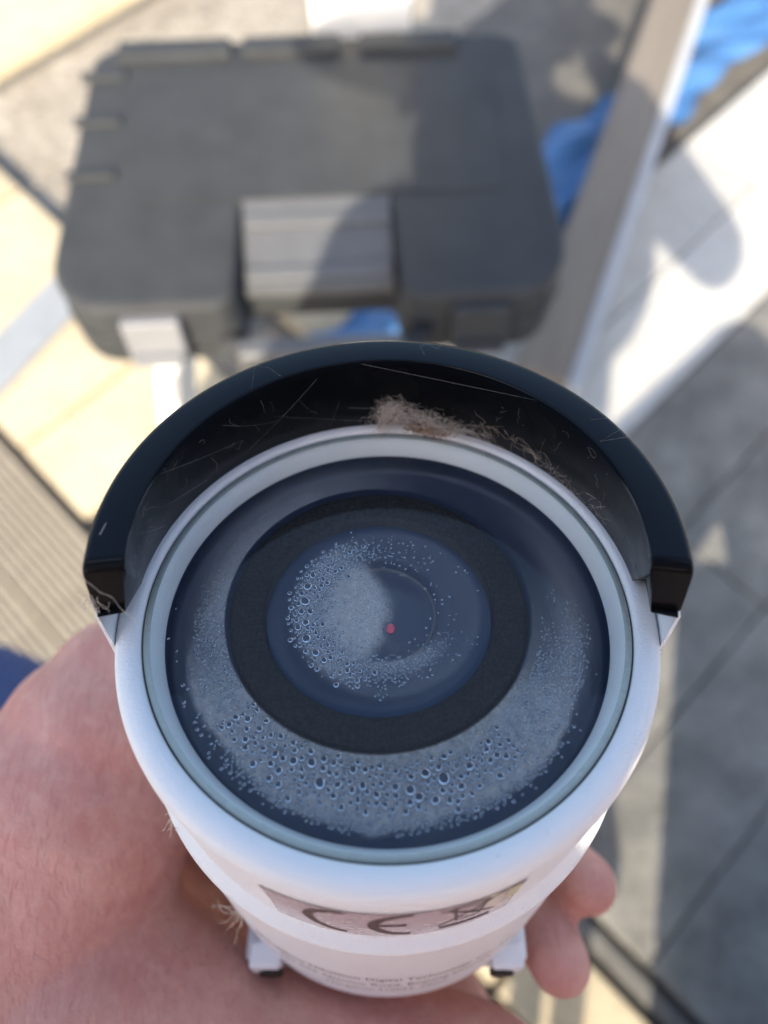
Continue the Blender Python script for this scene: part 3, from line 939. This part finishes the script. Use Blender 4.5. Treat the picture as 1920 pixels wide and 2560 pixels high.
# wispy grey tuft: fibres drift along a spine that climbs from the rim and trails to the right
spine = [(92.5, .11), (91.5, .22), (90, .32), (88, .33), (85.5, .27), (82, .255), (78.5, .235), (75, .21), (71, .185), (67, .20), (63, .17), (59, .13), (56, .10)]
def spine_at(u):
    k = min(len(spine) - 2, int(u)); t = u - k
    return spine[k][0] * (1 - t) + spine[k + 1][0] * t, spine[k][1] * (1 - t) + spine[k + 1][1] * t
for k in range(800):
    u0 = min(11.6, random.choice((random.uniform(0, 3.2), random.uniform(2, 8.5), random.uniform(2, 11.5))))
    du = random.uniform(.5, 2.2) * random.choice((1, 1, -1)); n_ = 10
    od, oh = random.gauss(0, 1.5), random.gauss(-.02, .036); wob = random.uniform(0, 6)
    if random.random() < .45: oh -= random.uniform(0, .13)
    off = .02 + abs(random.gauss(0, .035)); amp = random.uniform(.2, 1.3)
    pts = []
    for q in range(n_):
        d_, h_ = spine_at(max(0, min(11.9, u0 + du * q / n_)))
        od += random.gauss(0, .45); oh += random.gauss(0, .013)
        pts.append(on_visor(d_ + od + amp * .5 * math.sin(wob + q * .9), max(.09, h_ + oh + amp * .010 * math.cos(wob + q * 1.1)), off))
    tuft.append(pts)
for k in range(120):        # fuzz sticking out of it
    d_, h_ = spine_at(random.uniform(0, 9))
    p = Vector(on_visor(d_ + random.gauss(0, 1), max(.1, h_ + random.gauss(0, .02)), .03))
    tuft.append(wander(p, (random.gauss(0, 1), random.gauss(0, .5), random.uniform(-.2, 1)), 7, .013, .5))
cw = web_obj('cobweb', tuft, M['web'], .00052, 'dusty grey cobweb tuft clinging under the black visor above the white rim')
br_ = []
for k in range(110):
    deg = random.choice((81, 79, 78, 75.5)) + random.gauss(0, 2.0)
    p = Vector(on_visor(deg, .12 + abs(random.gauss(0, .02)), .05))
    br_.append(wander(p, (random.gauss(0, 1), random.gauss(0, 1), .6), 6, .013, .7))
web_obj('debris', br_, M['webbrown'], .0030, None, cw)
tr = []
for k in range(60):
    t = random.random(); deg = 66 - t * 42 + random.gauss(0, 1.2)
    p = Vector(on_visor(deg, .20 + .12 * math.sin(t * 7) * (1 - t) + random.gauss(0, .02), .02))
    q = Vector(on_visor(deg - random.uniform(2, 8), .22 + random.gauss(0, .06), .012))
    tr.append(wander(p, q - p, 9, .017, .4, q))
web_obj('trailing_threads', tr, M['straw'], .00065, None, cw)
lines = []
def span(a, b, sag=.01, n=14):
    a, b = Vector(a), Vector(b)
    return [a.lerp(b, k / n) - Vector((0, 0, sag * math.sin(math.pi * k / n))) for k in range(n + 1)]
for k in range(9):
    d0 = random.uniform(15, 165); d1 = d0 + random.gauss(0, 22)
    lines.append(span(on_visor(max(5, min(175, d0)), random.uniform(.15, .64), .006), on_visor(max(5, min(175, d1)), random.uniform(.15, .64), .006), random.uniform(0, .02)))
lines.append(span(on_visor(97, .64, .002), on_visor(48, .645, .004), .0))
for k in range(40):
    d0 = random.choice((random.uniform(20, 60), random.uniform(115, 185)))
    lines.append(wander(on_visor(d0, random.uniform(.3, .6), .01), (random.gauss(0, 1), random.gauss(0, 1), 0), 5, .016, .6))
def front(r_, deg): return (r_ * math.cos(R(deg)), r_ * math.sin(R(deg)), .657)
for k in range(3):
    d0 = random.choice((random.uniform(95, 185), random.uniform(0, 90)))
    lines.append([front(1.02 + .15 * random.random(), d0 + q * random.choice((1.2, 2.0)) + random.gauss(0, .3)) for q in range(5)])
web_obj('web_threads', lines, M['web'], .00030, None, cw)
wlft = [wander((-1.17, -.17, .62), (.1, -.5, -.9), 14, .022, .25), wander((-1.165, -.19, .42), (.3, -.8, -.3), 10, .018, .5), wander((-1.12, -.02, .657), (.25, 1, 0), 12, .016, .06)]
for k in range(14): wlft.append(wander((-1.16 + random.gauss(0, .01), -.185, .42 + random.gauss(0, .03)), (random.gauss(0, 1), random.gauss(-.3, 1), random.gauss(0, 1)), 7, .012, .5))
web_obj('web_threads', wlft, M['web'], .0016, None, cw)
# fibres on the housing
def fib(name, base, n, spread, ln_, label):
    pl = [wander(Vector(base) + Vector((random.gauss(0, .012), random.gauss(0, .012), random.gauss(0, .02))), Vector(spread) + Vector((random.gauss(0, .35), random.gauss(0, .35), random.gauss(0, .35))), random.randint(4, 8), ln_, .35) for _ in range(n)]
    vs, fs = [], []
    for q in pl: strand(vs, fs, [SP(*p) for p in q], .0035 * U, .002 * U)
    tag(link(name, mesh(name, vs, fs), M['straw']), label, 'fibre')
fib('straw_fibre', (math.sin(R(-58)) * 1.215, -math.cos(R(-58)) * 1.215, -.80), 9, (-.8, -.45, -.1), .013, 'short straw coloured fibre stuck to the shoulder of the white camera housing')
fib('lint_fibre', (math.sin(R(-43)) * 1.21, -math.cos(R(-43)) * 1.21, -1.75), 14, (-.6, -.2, -.6), .022, 'tangle of pale lint fibres beside the camera bracket')

# ---------------------------------------------------------------- the photographer: hand, arm and seated body
def V(px, py, d):
    return cam_m @ Vector(((px - 829.5) / 1659 * d, -(py - 1106) / 1659 * d, -d))
EL = Vector((-.285, -.27, .735)); SHL = Vector((-.165, -.360, 1.085)); SHR = Vector((.145, -.365, 1.055)); WL = V(-230, 2420, .212)
hand = [
    [(EL, .044), (EL.lerp(WL, .35), .043), (EL.lerp(WL, .75), .034), (WL, .031), (V(-20, 2180, .215), .036)],
    # ball of the thumb and the thumb going round the far side
    [(WL, .031), (V(30, 2010, .205), .040), (V(150, 1760, .205), .0335), (V(215, 1610, .208), .0268), (V(275, 1498, .214), .0222), (V(420, 1420, .226), .0170), (V(600, 1400, .236), .0120)],
    # heel and palm below the camera foot
    [(WL, .031), (V(180, 2200, .200), .038), (V(480, 2330, .198), .030), (V(800, 2370, .203), .0290), (V(1000, 2415, .205), .0285)],
    [(V(100, 2050, .215), .036), (V(420, 2060, .245), .030), (V(760, 2060, .252), .026), (V(900, 2250, .235), .026)],
    [(V(300, 1800, .245), .026), (V(600, 1850, .262), .022), (V(850, 1900, .262), .020)],
    # fingers behind the housing
    [(V(600, 1720, .268), .0125), (V(900, 1640, .266), .0105), (V(1060, 1660, .250), .0095), (V(1080, 1720, .240), .0085)],
    [(V(750, 1850, .266), .0135), (V(1060, 1800, .258), .0115), (V(1190, 1850, .236), .0100), (V(1267, 1910, .216), .0086)],
    [(V(760, 1980, .262), .0135), (V(1020, 1940, .248), .0120), (V(1160, 1985, .222), .0095), (V(1211, 2084, .206), .0083)],
    [(V(760, 2120, .252), .0120), (V(960, 2150, .240), .0105), (V(1010, 2230, .224), .0090), (V(960, 2300, .214), .0080)],
]
hand_me = blob_mesh('hand_l', hand, .0016, 9)
HD = Vector((-.100, -.290, 1.205))
def head_chains(C):
    f = Vector((0, .93, -.36))            # looks down at the phone
    up = Vector((0, .36, .93)); rt = Vector((1, 0, 0))
    return [
        [(C + up * .035 - f * .015, .086), (C + up * .03 + f * .02, .080)],
        [(C - up * .035 + f * .02, .066), (C - up * .085 + f * .052, .036)],
        [(C - up * .005 + f * .092, .009), (C - up * .045 + f * .112, .012)],
        [(C + rt * .083 - up * .01, .010), (C + rt * .090 + up * .025, .013), (C + rt * .088 + up * .005 - f * .012, .011)],
        [(C - rt * .083 - up * .01, .010), (C - rt * .090 + up * .025, .013), (C - rt * .088 + up * .005 - f * .012, .011)],
        [(C - up * .05 - f * .02, .056), (Vector((-.065, -.355, 1.11)), .058), (Vector((-.03, -.39, 1.02)), .078)],
    ], f, up, rt
hc, hf, hu, hr = head_chains(HD)
ER = Vector((.33, -.22, .82)); WR = Vector((.115, -.045, 1.015))
PEL = Vector((.0, -.42, .53))
KL, KR = Vector((-.300, .060, .545)), Vector((.415, -.09, .54))
AL, AR = Vector((-.31, .10, .09)), Vector((.55, -.34, .09))
torso = [[(PEL, .125), (Vector((-.005, -.43, .72)), .125), (Vector((-.01, -.42, .89)), .125), (Vector((-.01, -.395, 1.0)), .10)],
         [(Vector((-.08, -.40, .92)), .12), (Vector((.06, -.40, .92)), .12)],
         [(SHL, .064), (Vector((-.01, -.38, 1.06)), .078), (SHR, .064)], [(PEL + Vector((-.08, 0, -.01)), .10), (PEL + Vector((.08, 0, -.01)), .10)]]
larm = [[(SHL, .055), (SHL.lerp(EL, .5), .050), (EL, .044)]]
rarm = [[(SHR, .055), (SHR.lerp(ER, .5), .050), (ER, .043), (ER.lerp(WR, .5), .040), (WR, .029)]]
legs = [[(PEL + Vector((-.09, 0, -.01)), .088), (KL, .062), (AL, .042)], [(PEL + Vector((.09, 0, -.01)), .088), (KR, .062), (AR, .042)]]
# right hand round the phone behind the lens
pf = cam_m.to_3x3()
def PV(x, y, z): return cam_m @ Vector((x, y, z))
rh = [[(WR, .029), (PV(.068, -.055, .045), .027), (PV(.064, -.02, .044), .024), (PV(.060, .012, .040), .018)],
      [(PV(.066, -.045, .048), .016), (PV(.040, -.052, .046), .0115), (PV(.018, -.040, .034), .009)],
      ]
for k, yy in enumerate((.030, .010, -.010, -.030)):
    rh.append([(PV(.062, yy * .8, .036), .0105), (PV(.072 - .002 * k, yy, .018), .009), (PV(.060, yy, .004 + .002), .0075), (PV(.047 + .003 * k, yy, .0035), .0068)])
body_me = blob_mesh('body_core', hc + torso + larm + rarm + legs + rh, .0055, 4)
bm = bmesh.new(); bm.from_mesh(body_me); bm.from_mesh(hand_me)
pm = bpy.data.meshes.new('body'); bm.to_mesh(pm); bm.free()
pm.polygons.foreach_set('use_smooth', [True] * len(pm.polygons))
PE = empty('person', (.05, -.30, 0))
tag(PE, 'seated person in rose shirt, jeans and straw hat added for shade, with the security camera in hand', 'person')
def pl(name, me, mat, parent=PE):
    o = link(name, me, mat, parent)
    if parent is PE: o.matrix_parent_inverse = Matrix.Translation((-.05, .30, 0))
    return o
body = pl('body', pm, M['skin'])
def fat(chs, e): return [[(p, r + e) for p, r in ch] for ch in chs]
slv = [[(SHL, .066), (SHL.lerp(EL, .5), .061), (EL, .055), (EL.lerp(WL, .45), .051)]]
slr = [[(SHR, .066), (SHR.lerp(ER, .5), .061), (ER, .054), (ER.lerp(WR, .78), .045)]]
pl('shirt', blob_mesh('shirt', fat(torso, .012) + slv + slr + [[(Vector((-.05, -.355, 1.10)), .069), (Vector((-.02, -.39, 1.02)), .088)]], .007, 4), M['jacket'])
pl('trousers', blob_mesh('trousers', fat(legs, .012) + [[(PEL + Vector((-.08, 0, -.01)), .116), (PEL + Vector((.08, 0, -.01)), .116)]], .007, 4), M['denim'])
for A in (AL, AR):
    pl('shoe', blob_mesh('shoe', [[(Vector((A.x, A.y - .04, .046)), .042), (Vector((A.x, A.y + .06, .044)), .042), (Vector((A.x + (.01 if A.x > 0 else -.01), A.y + .15, .039)), .036)], [(Vector((A.x, A.y - .02, .08)), .048), (Vector((A.x, A.y - .02, .12)), .046)]], .006, 4), M['shoe'])
pl('hair', blob_mesh('hair', [[(HD + hu * .050 - hf * .028, .086), (HD + hu * .072 + hf * .022, .066)], [(HD - hu * .02 - hf * .05, .062), (HD + hu * .04 - hf * .03, .088)]], .005, 3), M['hair'])
hp_ = [(.0, .098), (.050, .094), (.078, .080), (.090, .050), (.096, .012), (.120, .002), (.208, -.022), (.210, -.026), (.206, -.027), (.118, -.003), (.092, .004), (.086, .045), (.074, .074), (.048, .089), (0, .093)]
shade_hat = pl('shade_hat', lathe_mesh('shade_hat', hp_, 64), M['shade_hat'])  # hat added so its wide brim shades the hand and case
for v in shade_hat.data.vertices:
    p = HD + hu * (.062 + v.co.z) + hr * v.co.x + hf * (v.co.y * 1.05 - .006)
    v.co = p
shade_hat.data.polygons.foreach_set('use_smooth', [True] * len(shade_hat.data.polygons))
for sx in (-1, 1):
    c = HD + hr * sx * .032 + hf * .083 + hu * .012
    bm = bmesh.new(); bmesh.ops.create_uvsphere(bm, u_segments=16, v_segments=10, radius=.0125, matrix=Matrix.Translation(c)); e = pl('eye', from_bm('eye', bm), M['eye'])
    bm = bmesh.new(); bmesh.ops.create_uvsphere(bm, u_segments=14, v_segments=8, radius=.006, matrix=Matrix.Translation(c + hf * .0085)); link('iris', from_bm('iris', bm), M['iris'], e)
bm = bmesh.new(); bmesh.ops.create_uvsphere(bm, u_segments=16, v_segments=8, radius=1, matrix=Matrix.Translation(HD - hu * .072 + hf * .086) @ hr.to_track_quat('Z', 'Y').to_matrix().to_4x4() @ Matrix.Diagonal((.007, .008, .023, 1)))
pl('mouth', from_bm('mouth', bm), M['lip'])

# phone just behind the lens, and the stool the person sits on
PH = empty('phone', cam.location, (R(PITCH), 0, 0))
tag(PH, 'slim dark phone held by the seated person', 'phone')
link('phone_body', box_mesh('phone_body', .073, .148, .0075, .003, 3), M['phoneframe'], PH, (.018, -.050, .0095))
link('screen', box_mesh('screen', .069, .144, .0008, .0003, 1), M['screen'], PH, (.018, -.050, .0138))
ST_ = empty('stool', (.0, -.43, 0))
tag(ST_, 'plain wooden stool under the seated person', 'stool')
link('seat', box_mesh('seat', .36, .32, .03, .006, 2), M['deck'], ST_, (0, 0, .398))
for sx in (-1, 1):
    for sy in (-1, 1): link('leg', box_mesh('leg', .035, .035, .385, .004, 2, .1925), M['deck'], ST_, (sx * .14, sy * .12, 0))

# slatted crate added out of view to shade the paving at right
CR = empty('shade_crate', (.385, -.46, 0))
tag(CR, 'unseen slatted wooden crate added beside the stool to shade the paving', 'crate')
for sx in (-1, 1):
    for sy in (-1, 1): link('shade_crate_post', box_mesh('shade_crate_post', .026, .026, .50, .003, 2, .25), M['deck'], CR, (sx * .085, sy * .085, .0))
for k in range(5):
    z = .05 + k * .098
    for sx in (-1, 1):
        link('shade_crate_slat', box_mesh('shade_crate_slat', .010, .20, .088, .002, 2), M['deck'], CR, (sx * .1035, 0, z))
        link('shade_crate_slat', box_mesh('shade_crate_slat', .196, .010, .088, .002, 2), M['deck'], CR, (0, sx * .1035, z))
link('lid', box_mesh('lid', .222, .224, .014, .003, 2), M['deck'], CR, (0, 0, .508))  # lid of the added shade crate
